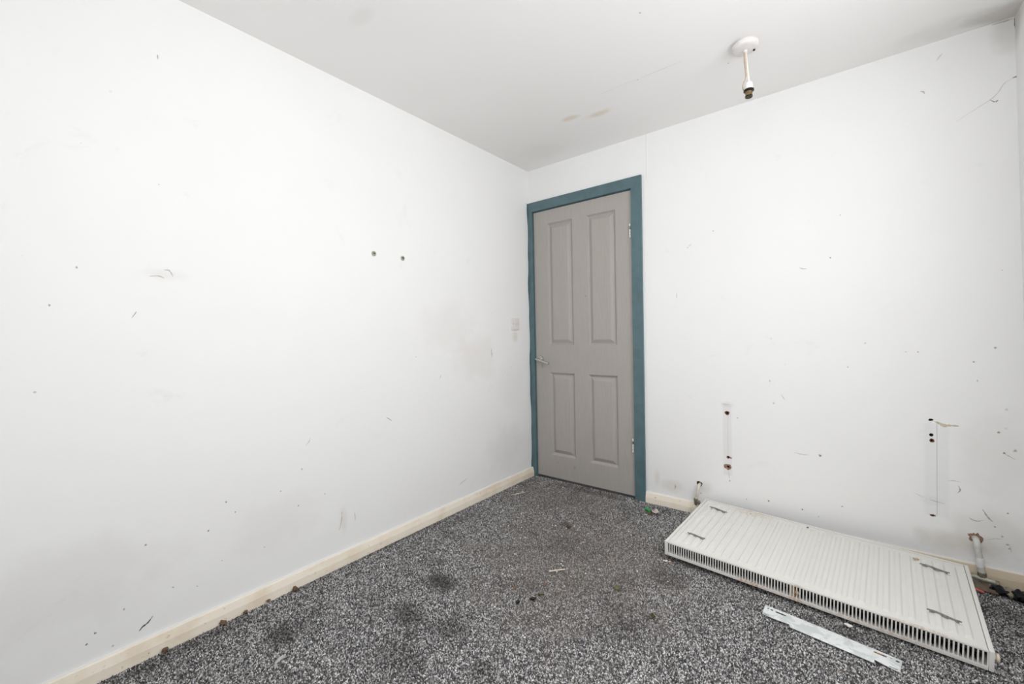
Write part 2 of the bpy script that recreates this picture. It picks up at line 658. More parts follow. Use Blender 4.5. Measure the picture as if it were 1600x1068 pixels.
# wall holes (x, z, rx, rz, jitter, seed)
HOLES = [
    (1.3521, 0.6072, 0.0130, 0.0120, .12, 1, 'ring'),
    (1.3562, 0.3575, 0.0095, 0.0085, .15, 2, 'ring'),
    (1.3690, 0.3555, 0.0042, 0.0042, .15, 3, 'dark'),
    (1.3556, 0.3030, 0.0200, 0.0190, .28, 4, 'plaster'),
    (2.1705, 0.6600, 0.0080, 0.0048, .25, 5, 'dark'),
    (2.1717, 0.5936, 0.0066, 0.0075, .12, 6, 'dark'),
    (2.1737, 0.5683, 0.0088, 0.0095, .12, 7, 'ring'),
    (2.1760, 0.2360, 0.0100, 0.0055, .30, 8, 'ring'),
    (2.3060, 0.1720, 0.0230, 0.0210, .25, 9, 'plaster'),
    (1.2010, 0.1760, 0.0170, 0.0130, .25, 10, 'dark'),
]
outline = [(0.0, -0.06), (OL, -0.06), (OL, OT), (OR_, OT), (OR_, -0.06), (XR0 + 0.05, -0.06), (XR0 + 0.05, H), (0.0, H)]
loops = [ring_pts(h[0], h[1], h[2], h[3], 14, h[4], h[5]) for h in HOLES]
bm = bmesh.new()
add_plate(bm, outline, loops, 0.11, lambda a, b, h: Vector((a, h, b)))
wall_back = tag(obj('wall_back', bm, M_back), 'white door wall with plug holes, scuffs and bracket marks', kind='structure')
for h, lp in zip(HOLES, loops):
    # crater behind the hole, with a lip of brown plug or plaster
    bm = bmesh.new()
    cx, cz = h[0], h[1]
    k_in = {'ring': 0.55, 'dark': 0.75, 'plaster': 0.35}[h[6]]
    rings = []
    for s, y in ((1.0, 0.0012), (0.93, 0.0025), (k_in, 0.004), (k_in * 0.85, 0.03)):
        rings.append([bm.verts.new((cx + (p[0] - cx) * s, y, cz + (p[1] - cz) * s)) for p in lp])
    for a, b in zip(rings, rings[1:]):
        for i in range(len(a)):
            j = (i + 1) % len(a)
            bm.faces.new((a[i], a[j], b[j], b[i]))
    bm.faces.new(rings[-1])
    for f in bm.faces:
        deep = max(v.co.y for v in f.verts) > 0.02
        f.material_index = 1 if deep or h[6] == 'dark' else 0
    o = obj('plug_hole', bm, [M_plaster if h[6] == 'plaster' else M_plug, M_hole], wall_back)

# right wall (leans a hair), rear wall, each cut for an added window
bm = bmesh.new()
xr = lambda z: XR0 + (XR1 - XR0) * z / H
add_plate(bm, [(YB - .1, -.06), (0.0, -.06), (0.0, H), (YB - .1, H)], [[(VY0, VZ0), (VY0, VZ1), (VY1, VZ1), (VY1, VZ0)]], 0.12,
          lambda a, b, h: Vector((xr(b) + h, a, b)))
wall_right = tag(obj('wall_right', bm, M_right), 'white right wall', kind='structure')
bm = bmesh.new()
add_plate(bm, [(0, -.06), (XR0 + .05, -.06), (XR0 + .05, H), (0, H)], [[(WX0, WZ0), (WX0, WZ1), (WX1, WZ1), (WX1, WZ0)]], 0.1,
          lambda a, b, h: Vector((a, YB - h, b)))
tag(obj('wall_rear', bm, M_rear), kind='structure')
M_glass = NT('window_glass', 0.02, 0.5).m
M_glass.node_tree.nodes['Principled BSDF'].inputs['Transmission Weight'].default_value = 1.0


def window(name, matrix, w, h):  # builds the added windows, which stay out of view
    win = tag(empty(name, (0, 0, 0), matrix=matrix), kind='structure')
    for (a, b, c, d) in ((-w / 2, w / 2, 0, .05), (-w / 2, w / 2, h - .05, h), (-w / 2, -w / 2 + .05, .05, h - .05),
                         (w / 2 - .05, w / 2, .05, h - .05), (-.02, .02, .05, h - .05)):
        obj('window_frame', box(a, b, -.02, .02, c, d), M_white_plastic, win)
    obj('glass_pane', box(-w / 2 + .045, w / 2 - .045, -.003, .003, .045, h - .045), M_glass, win)


window('added_window_1', Matrix.Translation(((WX0 + WX1) / 2, YB - 0.085, WZ0)), WX1 - WX0, WZ1 - WZ0)
window('added_window_2', Matrix.Translation((2.535, (VY0 + VY1) / 2, VZ0)) @ Matrix.Rotation(math.radians(90), 4, 'Z'), VY1 - VY0, VZ1 - VZ0)

# ------------------------------------------------------------------ skirting
def skirting(name, a, b, axis, mat, seed, hgt=0.064):
    """board with a flat lower face, a small step and a long sloping top"""
    prof = [(0.0175, -0.005), (0.0172, 0.030), (0.0168, 0.0320), (0.0138, 0.046), (0.0110, 0.0585), (0.0065, hgt), (0.0, hgt)]
    rnd = random.Random(seed)
    bm = bmesh.new()
    n = 60
    rows = []
    for i in range(n + 1):
        s = a + (b - a) * i / n
        row = []
        for k, (d, z) in enumerate(prof):
            j = rnd.uniform(-.0009, .0009) if k >= 4 else rnd.uniform(-.0003, .0003)
            row.append(bm.verts.new((d, s, z + j) if axis == 'Y' else (s, -d, z + j)))
        rows.append(row)
    for r, q in zip(rows, rows[1:]):
        for k in range(len(prof) - 1):
            bm.faces.new((r[k], r[k + 1], q[k + 1], q[k]))
    bm.faces.new(rows[0])
    bm.faces.new(rows[-1][::-1])
    return tag(obj(name, bm, mat), kind='structure')


skirting('baseboard_left', YB, -0.017, 'Y', M_skirt, 1)
skirting('baseboard_back', 0.8815, XR0, 'X', M_skirt, 2)

# ------------------------------------------------------------------ door casing and door
trim = tag(empty('trim_1', (0, 0, 0)), 'teal painted door casing', kind='structure')


def casing_piece(pts, name):
    """pts: outline in x,z; the front stands 16 mm proud with softened edges"""
    bm = bmesh.new()
    add_plate(bm, pts, [], 0.0158, lambda a, b, h: Vector((a, -0.016 + h, b)))
    es = [e for e in bm.edges if abs(e.verts[0].co.y + .016) < 1e-5 and abs(e.verts[1].co.y + .016) < 1e-5 and len(e.link_faces) == 2
          and abs(e.calc_face_angle(0)) > 0.5]
    bmesh.ops.bevel(bm, geom=es, offset=0.0025, segments=2, affect='EDGES')
    return obj(name, bm, M_teal, trim, smooth=True)


CT, CI = 2.057, 1.9885
casing_piece([(0.0015, -0.004), (0.0388, -0.004), (0.0388, CI), (0.0015, CT)], 'architrave')
casing_piece([(0.8125, -0.004), (0.8797, -0.004), (0.8797, CT), (0.8125, CI)], 'architrave')
casing_piece([(0.0015, CT), (0.0388, CI), (0.8125, CI), (0.8797, CT)], 'architrave')
# lining with stop behind the leaf
for (x0, x1, z0, z1) in ((0.0335, 0.0410, -0.004, 1.9860), (0.8095, 0.8170, -0.004, 1.9860)):
    obj('door_lining', box(x0, x1, 0.0, 0.105, z0, z1), M_teal, trim)
obj('door_lining', box(0.0335, 0.8170, 0.0, 0.105, 1.9862, 1.9915), M_teal, trim)
obj('door_stop', box(0.0412, 0.055, 0.046, 0.060, 0.0, 1.985), M_teal, trim)
obj('door_stop', box(0.7955, 0.8093, 0.046, 0.060, 0.0, 1.985), M_teal, trim)
obj('door_stop', box(0.0552, 0.7953, 0.046, 0.060, 1.971, 1.985), M_teal, trim)
# uneven line of teal paint that strays on to the left wall
rnd = random.Random(5)
bm = bmesh.new()
prev = None
for i in range(90):
    z = 0.0 + (CT - 0.0) * i / 89
    wv = 0.0052 + 0.0042 * math.sin(z * 9 + 1.2) + 0.0030 * math.sin(z * 23) + rnd.uniform(-.0008, .0008)
    wv = max(wv, 0.0005)
    cur = [bm.verts.new((0.0002, -0.0155, z)), bm.verts.new((0.0014, -0.0158, z)), bm.verts.new((0.0010, -0.016 - wv, z)), bm.verts.new((0.0002, -0.0165 - wv, z))]
    if prev:
        for k in range(3):
            bm.faces.new((prev[k], prev[k + 1], cur[k + 1], cur[k]))
    prev = cur
obj('paint_bead', bm, M_teal, trim)

PANELS = [(0.160, 0.374, 0.987, 1.884), (0.483, 0.699, 0.985, 1.883), (0.165, 0.374, 0.178, 0.790), (0.482, 0.699, 0.172, 0.788)]
door = empty('door_1', (0, 0, 0))
tag(door, 'grey four panel door in a teal frame', kind='structure')
bm = bmesh.new()
add_plate(bm, [(DL, DB), (DR, DB), (DR, DT), (DL, DT)],
          [[(a, c), (a, d), (b, d), (b, c)] for a, b, c, d in PANELS], 0.040, lambda a, b, h: Vector((a, 0.001 + h, b)))
leaf = obj('door_leaf', bm, M_door, door)
for (a, b, c, d) in PANELS:
    bm = bmesh.new()
    steps = [(0.000, 0.0012), (0.003, 0.0020), (0.008, 0.0095), (0.015, 0.0150), (0.019, 0.0155), (0.023, 0.0130), (0.041, 0.0030), (0.044, 0.0020)]
    rings = []
    for ins, y in steps:
        rings.append([bm.verts.new((x, y, z)) for x, z in ((a + ins, c + ins), (b - ins, c + ins), (b - ins, d - ins), (a + ins, d - ins))])
    for r, q in zip(rings, rings[1:]):
        for i in range(4):
            j = (i + 1) % 4
            bm.faces.new((r[i], r[j], q[j], q[i]))
    bm.faces.new(rings[-1])
    obj('panel', bm, M_door, door)

# lever handle
hx, hz = 0.088, 0.885
hd = obj('door_handle', lathe([(0.0245, 0.0008), (0.0245, -0.0045), (0.0225, -0.0075), (0.010, -0.0085), (0.009, -0.045), (0.0088, -0.052)], 28, 'Y', (hx, 0, hz)),
         M_chrome, door, smooth=True)
bm = bmesh.new()
P = smooth_path([(hx - 0.014, -0.052, hz + 0.004), (hx + 0.002, -0.053, hz + 0.001), (hx + 0.045, -0.054, hz - 0.011), (hx + 0.100, -0.053, hz - 0.027)], 5)
add_tube(bm, P, [0.0062 + 0.0028 * i / (len(P) - 1) for i in range(len(P))], 14)
obj('lever', bm, M_chrome, hd, smooth=True)
obj('latch_screw', lathe([(0.0035, -0.0044), (0.0035, -0.0088), (0.002, -0.0095)], 10, 'Y', (hx - 0.008, 0, hz + 0.018)), M_screw, hd)
# hinges with pale chipped paint on the knuckles
for z0, mt in ((1.722, M_teal_bare), (0.342, M_teal_bare)):
    hg = obj('hinge', box(DR - 0.010, DR - 0.0005, -0.0016, 0.0008, z0 - 0.044, z0 + 0.044), M_teal_bare, door)
    for k in range(5):
        za = z0 - 0.044 + k * 0.018
        if k == 3:
            m2 = M_dark_metal
        else:
            m2 = mt
        obj('knuckle', lathe([(0.0046, za), (0.0054, za + .001), (0.0054, za + .0155), (0.0046, za + .0165)], 12, 'Z', (DR - 0.0058, -0.0075, 0)), m2, hg, smooth=True)

# ------------------------------------------------------------------ marks on the walls (thin raised scuffs, drips, torn paper)
def ribbon(pts, width, normal, mat, parent, name='scuff_mark', seed=0, th=0.0005):
    """thin irregular smear lying on a surface; tapers to both ends"""
    rnd = random.Random(seed)
    N = Vector(normal)
    P = smooth_path(pts, 5) if len(pts) > 2 else [Vector(pts[0]).lerp(Vector(pts[1]), i / 8) for i in range(9)]
    bm = bmesh.new()
    prev = None
    n = len(P)
    for i, p in enumerate(P):
        d = (P[min(i + 1, n - 1)] - P[max(i - 1, 0)]).normalized()
        s = d.cross(N).normalized()
        t = i / (n - 1)
        w = width * 0.42 * (0.25 + 0.75 * math.sin(math.pi * min(max(t, .03), .97))) * rnd.uniform(.6, 1.3)
        cur = [bm.verts.new(p - s * w), bm.verts.new(p + N * th), bm.verts.new(p + s * w)]
        if prev:
            bm.faces.new((prev[0], prev[1], cur[1], cur[0]))
            bm.faces.new((prev[1], prev[2], cur[2], cur[1]))
        prev = cur
    return obj(name, bm, mat, parent)


def chip(c, ra, rb, normal, mat, parent, name='paint_chip', seed=0, th=0.0005):
    ra, rb = ra * .72, rb * .72
    N = Vector(normal)
    A = Vector((0, 1, 0)) if abs(N.x) > .5 else Vector((1, 0, 0))
    B = N.cross(A)
    C = Vector(c)
    bm = bmesh.new()
    o1 = [bm.verts.new(C + A * x + B * y) for x, y in ring_pts(0, 0, ra, rb, 9, .35, seed)]
    o2 = [bm.verts.new(C + A * x * .6 + B * y * .6 + N * th) for x, y in ring_pts(0, 0, ra, rb, 9, .35, seed)]
    for i in range(9):
        j = (i + 1) % 9
        bm.faces.new((o1[i], o1[j], o2[j], o2[i]))
    bm.faces.new(o2)
    return obj(name, bm, mat, parent)


NL, NB, NC = (1, 0, 0), (0, -1, 0), (0, 0, -1)
e = 0.0002
L = lambda y, z: (e, y, z)
B_ = lambda x, z: (x, -e, z)
C_ = lambda x, y: (x, y, H - e)
sd = 0
for pts, w, m in [
    ([L(-2.295, .096), L(-2.285, .106), L(-2.272, .112), L(-2.258, .128)], .007, M_scratch),
    ([L(-1.560, .250), L(-1.562, .21), L(-1.575, .165)], .006, M_mark_tan),
    ([L(-1.495, .225), L(-1.492, .205), L(-1.492, .18)], .005, M_mark_tan),
    ([L(-0.462, .985), L(-0.459, .955), L(-0.455, .918)], .012, M_mark_pale),
    ([L(-2.195, 1.325), L(-2.180, 1.325), L(-2.170, 1.305)], .004, M_mark),
    ([L(-2.235, 1.300), L(-2.21, 1.303), L(-2.195, 1.297)], .004, M_mark),
    ([L(-2.285, 1.155), L(-2.276, 1.17), L(-2.272, 1.178)], .004, M_mark),
    ([L(-1.30, .655), L(-1.285, .645), L(-1.270, .632)], .006, M_mark),
    ([L(-0.93, .82), L(-0.92, .835), L(-0.915, .845)], .005, M_mark_pale),
    ([L(-1.72, .60), L(-1.705, .615), L(-1.70, .63)], .004, M_mark_pale),
    ([L(-0.79, .150), L(-0.76, .160), L(-0.72, .170)], .006, M_mark_pale),
    ([L(-2.192, 2.075), L(-2.192, 2.06)], .006, M_mark),
]:
    sd += 1
    ribbon(pts, w, NL, m, wall_left, seed=sd)
for (y, z, r, m) in [(-2.41, 1.31, .004, M_mark), (-2.47, 1.19, .004, M_mark), (-2.03, .45, .004, M_mark_dark), (-2.0, .40, .0035, M_mark_dark),
                     (-2.09, .36, .004, M_mark_dark), (-1.76, .345, .004, M_mark_dark), (-1.83, .43, .004, M_mark), (-1.74, .50, .004, M_mark),
                     (-2.33, .19, .004, M_mark), (-2.40, .15, .0045, M_mark_dark), (-2.42, .125, .004, M_mark_dark), (-2.36, .085, .004, M_mark),
                     (-2.27, .38, .004, M_mark_dark), (-1.64, .36, .0035, M_mark), (-1.10, .96, .0035, M_mark), (-1.9, .22, .0035, M_mark),
                     (-2.20, .20, .0035, M_mark), (-2.13, .17, .003, M_mark), (-2.05, .23, .003, M_mark)]:
    sd += 1
    chip(L(y, z), r, r * 1.1, NL, m, wall_left, seed=sd)
for pts, w, m, nm in [
    ([B_(2.182, .655), B_(2.196, .648), B_(2.212, .640), B_(2.232, .6425), B_(2.256, .6425)], .014, M_paper, 'torn_paper'),
    ([B_(2.140, 2.108), B_(2.149, 2.103), B_(2.153, 2.093)], .006, M_mark, 'scuff_mark'),
    ([B_(2.424, 2.066), B_(2.405, 2.062)], .006, M_mark_dark, 'scuff_mark'),
    ([B_(2.405, 2.060), B_(2.385, 2.05), B_(2.368, 2.02), B_(2.350, 2.0), B_(2.325, 1.985), B_(2.29, 1.965), B_(2.25, 1.94)], .003, M_mark_pale, 'hairline_crack'),
    ([B_(2.345, 1.998), B_(2.358, 1.985), B_(2.367, 1.988), B_(2.362, 1.98)], .004, M_mark_dark, 'scuff_mark'),
    ([B_(2.19, 2.22), B_(2.20, 2.235), B_(2.208, 2.245)], .004, M_mark_pale, 'scuff_mark'),
    ([B_(2.165, .305), B_(2.185, .301), B_(2.215, .297)], .0022, M_mark_dark, 'pencil_line'),
    ([B_(2.115, .325), B_(2.135, .315), B_(2.150, .310)], .0018, M_mark, 'pencil_line'),
    ([B_(2.325, .300), B_(2.336, .277), B_(2.348, .260), B_(2.354, .255)], .007, M_mark, 'scuff_mark'),
    ([B_(2.285, .255), B_(2.295, .248), B_(2.312, .246), B_(2.328, .254)], .005, M_mark, 'scuff_mark'),
    ([B_(2.222, .40), B_(2.24, .404), B_(2.265, .402)], .004, M_mark_pale, 'scuff_mark'),
    ([B_(2.255, .385), B_(2.26, .366), B_(2.252, .352)], .006, M_mark, 'scuff_mark'),
    ([B_(2.385, .545), B_(2.40, .535), B_(2.415, .525)], .004, M_mark, 'scuff_mark'),
    ([B_(1.085, 1.305), B_(1.083, 1.27)], .006, M_mark_pale, 'scuff_mark'),
    ([B_(1.155, 1.57), B_(1.172, 1.585)], .005, M_mark_pale, 'scuff_mark'),
    ([B_(1.695, 1.385), B_(1.71, 1.378), B_(1.725, 1.377)], .006, M_mark, 'scuff_mark'),
    ([B_(1.61, .735), B_(1.62, .715), B_(1.628, .705)], .004, M_mark_pale, 'scuff_mark'),
    ([B_(1.665, .435), B_(1.70, .43), B_(1.73, .432)], .005, M_mark_pale, 'scuff_mark'),
    ([B_(1.06, .145), B_(1.062, .128), B_(1.058, .112)], .010, M_mark, 'scuff_mark'),
    ([B_(1.325, .66), B_(1.345, .655), B_(1.365, .658)], .006, M_mark_pale, 'scuff_mark'),
    ([B_(1.357, .285), B_(1.359, .262), B_(1.361, .235)], .004, M_mark_pale, 'scuff_mark'),
    ([B_(2.33, .17), B_(2.36, .185), B_(2.39, .19)], .004, M_mark_pale, 'scuff_mark'),
    ([B_(2.40, .17), B_(2.405, .14)], .004, M_mark_pale, 'scuff_mark'),
    ([B_(2.408, 2.296), B_(2.385, 2.297), B_(2.35, 2.2985)], .006, M_mark, 'cobweb_streak'),
    ([B_(2.411, 2.297), B_(2.414, 2.27), B_(2.416, 2.235)], .008, M_mark_dark, 'cobweb_streak'),
]:
    sd += 1
    ribbon(pts, w, NB, m, wall_back, nm, seed=sd)
for (x, z, r, m) in [(1.775, .437, .008, M_mark_dark), (1.15, 1.565, .004, M_mark_dark), (1.29, 1.64, .004, M_mark), (1.82, 1.42, .004, M_mark_dark),
                     (1.56, .80, .005, M_mark), (2.37, .63, .006, M_mark_dark), (2.415, .56, .008, M_mark), (2.385, .547, .005, M_mark_dark),
                     (2.395, .30, .004, M_mark_dark), (2.36, .235, .004, M_mark_dark), (1.362, .225, .005, M_mark), (1.404, .585, .004, M_mark),
                     (2.30, .19, .004, M_plug), (2.38, .20, .005, M_mark), (2.395, .17, .006, M_mark), (2.40, .155, .005, M_mark),
                     (1.86, 1.62, .004, M_mark_pale), (1.95, 1.0, .004, M_mark), (2.13, .96, .004, M_mark), (2.36, .98, .006, M_mark),
                     (2.30, .92, .005, M_mark), (2.31, .84, .004, M_mark), (1.885, .885, .004, M_mark), (2.09, .96, .003, M_mark),
                     (1.55, .155, .006, M_mark_dark), (1.70, .145, .005, M_mark_dark), (1.445, .14, .004, M_mark_dark), (1.86, .20, .005, M_mark)]:
    sd += 1
    chip(B_(x, z), r, r, NB, m, wall_back, seed=sd)
# ceiling: filled crack and a fixing stub
ribbon([C_(1.299, -.587), C_(1.2, -.585), C_(1.103, -.585)], .0022, NC, M_mark_pale, ceiling, 'hairline_crack', 91)
ribbon([C_(1.09, -.586), C_(0.98, -.588), C_(0.883, -.587)], .0014, NC, M_mark_pale, ceiling, 'hairline_crack', 92)
for (x, y, r, m) in [(1.263, -.99, .005, M_mark), (1.09, -.58, .004, M_mark), (1.46, -.43, .005, M_mark), (2.26, -.25, .006, M_mark)]:
    sd += 1
    chip(C_(x, y), r, r, NC, m, ceiling, seed=sd)

# ------------------------------------------------------------------ light switch
sw = tag(empty('light_switch', (0, -0.1975, 1.1494)), 'white square light switch on the left wall beside the teal door frame', 'light switch')
bm = box(0.0003, 0.0085, -0.043, 0.043, -0.043, 0.043, bev=0.003, seg=3)
obj('face_plate', bm, M_switch, sw, smooth=True)
bm = bmesh.new()
r_in = [(0.0080, -.008, -.013), (0.0080, .008, -.013), (0.0080, .008, .013), (0.0080, -.008, .013)]
top = [(0.0105, -.007, -.012), (0.0105, .007, -.012), (0.0145, .007, .012), (0.0145, -.007, .012)]
a = [bm.verts.new(p) for p in r_in]
b = [bm.verts.new(p) for p in top]
bm.faces.new(b)
for i in range(4):
    j = (i + 1) % 4
    bm.faces.new((a[i], a[j], b[j], b[i]))
obj('rocker', bm, M_switch, sw)
for s in (-1, 1):
    obj('screw', lathe([(0.0035, 0.008), (0.0035, 0.0092), (0.002, 0.0097)], 12, 'X', (0, s * 0.0302, 0)), M_screw, sw)

# ------------------------------------------------------------------ two screw fixings on the left wall
for i, (y, z, lab, s) in enumerate([(-1.3506, 1.4990, 'left of the two round metal screw fixings on the left wall', 1.0),
                                    (-1.1732, 1.4985, 'right of the two round metal screw fixings on the left wall, nearer the door', 0.95)]):
    t = tag(empty('wall_fixing', (0, y, z)), lab, 'screw fixing', 'screw fixings on the left wall')
    obj('washer', lathe([(0.0135 * s, 0.0002), (0.0135 * s, 0.0025), (0.0115 * s, 0.0040), (0.0075 * s, 0.0030), (0.0070 * s, 0.0015)], 20, 'X'), M_screw, t, smooth=True)
    sc = obj('screw_head', lathe([(0.0062 * s, 0.0016), (0.0062 * s, 0.0052), (0.0040 * s, 0.0066)], 16, 'X', (0, 0.001, 0.0015)), M_dark_metal, t, smooth=True)
    bm = bmesh.new()
    add_box(bm, 0.0064, 0.0069, -0.0035, 0.0055, 0.0007, 0.0023)
    add_box(bm, 0.0064, 0.00695, 0.0002, 0.0018, -0.003, 0.006)
    obj('cross_slot', bm, M_black, sc)

# ------------------------------------------------------------------ pendant light
PX, PY = 1.5455, -0.5285
pl = tag(empty('pendant_light', (PX, PY, H)), 'bulbless white pendant light hanging from the ceiling on a short cream flex', 'pendant light')
obj('backplate', lathe([(0.0440, -0.0002), (0.0440, -0.0050), (0.0430, -0.0062)], 40, 'Z'), M_rose, pl, smooth=True)
obj('rose_cover', lathe([(0.0485, -0.0064), (0.0520, -0.0085), (0.0520, -0.0190), (0.0490, -0.0245), (0.0400, -0.0285), (0.0120, -0.0310), (0.0080, -0.0310)], 44, 'Z'),
    M_rose, pl, smooth=50)
obj('cord_grip', lathe([(0.0085, -0.0305), (0.0075, -0.0375), (0.0055, -0.0400)], 18, 'Z'), M_rose, pl, smooth=True)
obj('cover_screw', lathe([(0.0045, -0.0275), (0.0045, -0.0325), (0.003, -0.034)], 12, 'Z', (0.030, 0.019, 0)), M_black, pl)
lx, ly = 0.0115, 0.0005
Z1 = -0.168
bm = bmesh.new()
add_tube(bm, smooth_path([(-0.001, 0, -.036), (0.004, 0.001, -.075), (0.009, 0, -.125), (lx + .001, ly, Z1 - .004)], 6), 0.0041, 12)
obj('flex', bm, M_flex, pl, smooth=True)
bm = bmesh.new()
add_tube(bm, smooth_path([(-0.0035, -.0025, -.036), (-0.0035, -.003, -.075), (0.000, -.004, -.115), (0.001, -.003, -.145), (-0.009, -.004, -.172), (-0.0100, -.004, -.190), (-0.003, -.004, -.205)], 6), 0.0021, 8)
obj('wire', bm, M_flex_brown, pl, smooth=True)
bm = bmesh.new()
add_tube(bm, smooth_path([(0.0035, -.004, -.036), (0.006, -.004, -.08), (0.008, -.004, -.13), (lx, -.002, Z1)], 6), 0.0026, 8)
obj('wire', bm, M_flex, pl, smooth=True)
holder = empty('lamp_holder', (0, 0, 0))
holder.parent = pl
holder.location = (lx, ly, Z1)
obj('cap', lathe([(0.0060, 0.001), (0.0110, -0.001), (0.0145, -0.006), (0.0160, -0.014), (0.0168, -0.0330)], 28, 'Z'), M_white_plastic, holder, smooth=True)
obj('shade_ring', lathe([(0.0175, -0.0315), (0.0200, -0.0335), (0.0200, -0.0395), (0.0150, -0.0420)], 28, 'Z'), M_black, holder, smooth=True)
bm = bmesh.new()
# open bayonet barrel: outer wall, rim, inner wall and floor
prof = [(0.0148, -0.0405), (0.0148, -0.0470), (0.0132, -0.0490), (0.0132, -0.0640), (0.0140, -0.0655), (0.0122, -0.0662), (0.0118, -0.0640), (0.0116, -0.0460)]
add_lathe(bm, prof, 28, 'Z')
obj('barrel', bm, M_brass, holder, smooth=35)
for s in (-1, 1):
    obj('contact_pin', lathe([(0.0022, -0.046), (0.0022, -0.058), (0.0012, -0.0595)], 10, 'Z', (s * .0045, 0, 0)), M_brass, holder)
obj('lower_ring', lathe([(0.0134, -0.0585), (0.0146, -0.0595), (0.0146, -0.0640), (0.0134, -0.0648)], 28, 'Z'), M_black, holder, smooth=35)

# ------------------------------------------------------------------ radiator lying on the carpet, back upwards
U = Vector((0.998, -0.0595, -0.0221)).normalized()
V = Vector((0.0601, 0.9977, 0.0310))
V = (V - U * U.dot(V)).normalized()
Nn = U.cross(V)
O = Vector((1.2070, -0.6335, 0.0300))
RL, RW, RT = 1.0249, 0.5900, 0.0640
mat = Matrix(((U.x, V.x, Nn.x, O.x), (U.y, V.y, Nn.y, O.y), (U.z, V.z, Nn.z, O.z), (0, 0, 0, 1)))
rad = tag(empty('radiator', (0, 0, 0), matrix=mat), 'white panel radiator taken off the wall and lying back upwards on the carpet', 'radiator')


def ridged_panel():
    pitch = 0.0333
    u0, u1 = 0.020, RL - 0.020
    n = int((u1 - u0) / pitch)
    off = (u1 - u0 - n * pitch) / 2
    us = [0.0135, u0]
    hs = [0, 0]
    for i in range(n):
        b = u0 + off + i * pitch
        for k, hgt in ((0.06, 0), (0.15, 0.55), (0.24, 1), (0.56, 1), (0.65, 0.55), (0.74, 0)):
            us.append(b + pitch * k)
            hs.append(hgt)
    us += [u1, RL - 0.0135]
    hs += [0, 0]
    vs = [0.0045, 0.012, 0.036, 0.040, 0.046, 0.052, 0.30, 0.538, 0.544, 0.550, 0.554, 0.580, RW]
    gv = [0, 0, 0, 0.3, 0.8, 1, 1, 1, 0.8, 0.3, 0, 0, 0]
    bm = bmesh.new()
    topr, botr = [], []
    for v_, g in zip(vs, gv):
        topr.append([bm.verts.new((u, v_, RT - 0.0046 + 0.0046 * h_ * g)) for u, h_ in zip(us, hs)])
        botr.append([bm.verts.new((u, v_, RT - 0.0066 + 0.0046 * h_ * g)) for u, h_ in zip(us, hs)])
    for R, flip in ((topr, 0), (botr, 1)):
        for a, b in zip(R, R[1:]):
            for i in range(len(us) - 1):
                f = (a[i], a[i + 1], b[i + 1], b[i])
                bm.faces.new(f[::-1] if flip else f)
    for i in range(len(us) - 1):
        bm.faces.new((topr[0][i], botr[0][i], botr[0][i + 1], topr[0][i + 1]))
        bm.faces.new((topr[-1][i], topr[-1][i + 1], botr[-1][i + 1], botr[-1][i]))
    for j in range(len(vs) - 1):
        bm.faces.new((topr[j][0], topr[j + 1][0], botr[j + 1][0], botr[j][0]))
        bm.faces.new((topr[j][-1], botr[j][-1], botr[j + 1][-1], topr[j + 1][-1]))
    return bm


obj('back_panel', ridged_panel(), M_rad, rad, smooth=25)
obj('front_panel', box(0.004, RL - 0.004, 0.0045, RW, 0.0, 0.0110, bev=0.003), M_rad, rad, smooth=True)
# seams: thin raised rims round the panel edge
obj('edge_rim', box(0.0135, RL - 0.0135, 0.0046, 0.0130, RT - 0.0042, RT - 0.0005, bev=0.0015), M_rad, rad, smooth=True)
obj('edge_rim', box(0.0135, RL - 0.0135, RW - 0.0085, RW, RT - 0.0042, RT - 0.0005, bev=0.0015), M_rad, rad, smooth=True)
for a, b in ((0.0, 0.0120), (RL - 0.0120, RL)):
    obj('end_cover', box(a, b, 0.0, RW + 0.001, 0.0002, RT - 0.0002, bev=0.0022), M_rad, rad, smooth=True)
# top grille: border and single slats
gr = obj('grille', box(0.0125, RL - 0.0125, 0.0, 0.0044, RT - 0.0065, RT - 0.0010, bev=0.0012), M_rad, rad, smooth=True)
obj('grille_border', box(0.0125, RL - 0.0125, -0.0002, 0.0044, 0.0004, 0.0140, bev=0.0012), M_rad, gr, smooth=True)
me = None
nsl = 95
for i in range(nsl + 1):
    u = 0.0140 + (RL - 0.0280) * i / nsl
    if me is None:
        o = obj('slat', box(-0.0021, 0.0021, 0.0003, 0.0016, 0.0138, RT - 0.0062), M_rad, gr)
        me = o.data
    else:
        o = link('slat', me, None, gr)
    o.location = (u, 0, 0)
# convector fins between the panels; dark colour puts shade into the grille gaps
bm = bmesh.new()
prev = None
for i in range(122):
    u = 0.02 + (RL - 0.04) * i / 121
    nz = 0.0125 if i % 2 else 0.0345
    cur = [bm.verts.new((u, 0.012, nz)), bm.verts.new((u, 0.575, nz))]
    if prev:
        bm.faces.new((prev[0], cur[0], cur[1], prev[1]))
    prev = cur
obj('convector_fins', bm, M_rad_fin, rad)
for (a, b) in ((0.02, 0.042), (0.558, 0.580)):
    obj('header_tube', box(0.014, RL - 0.014, a, b, 0.034, RT - 0.0064, bev=0.004), M_rad_fin, rad)


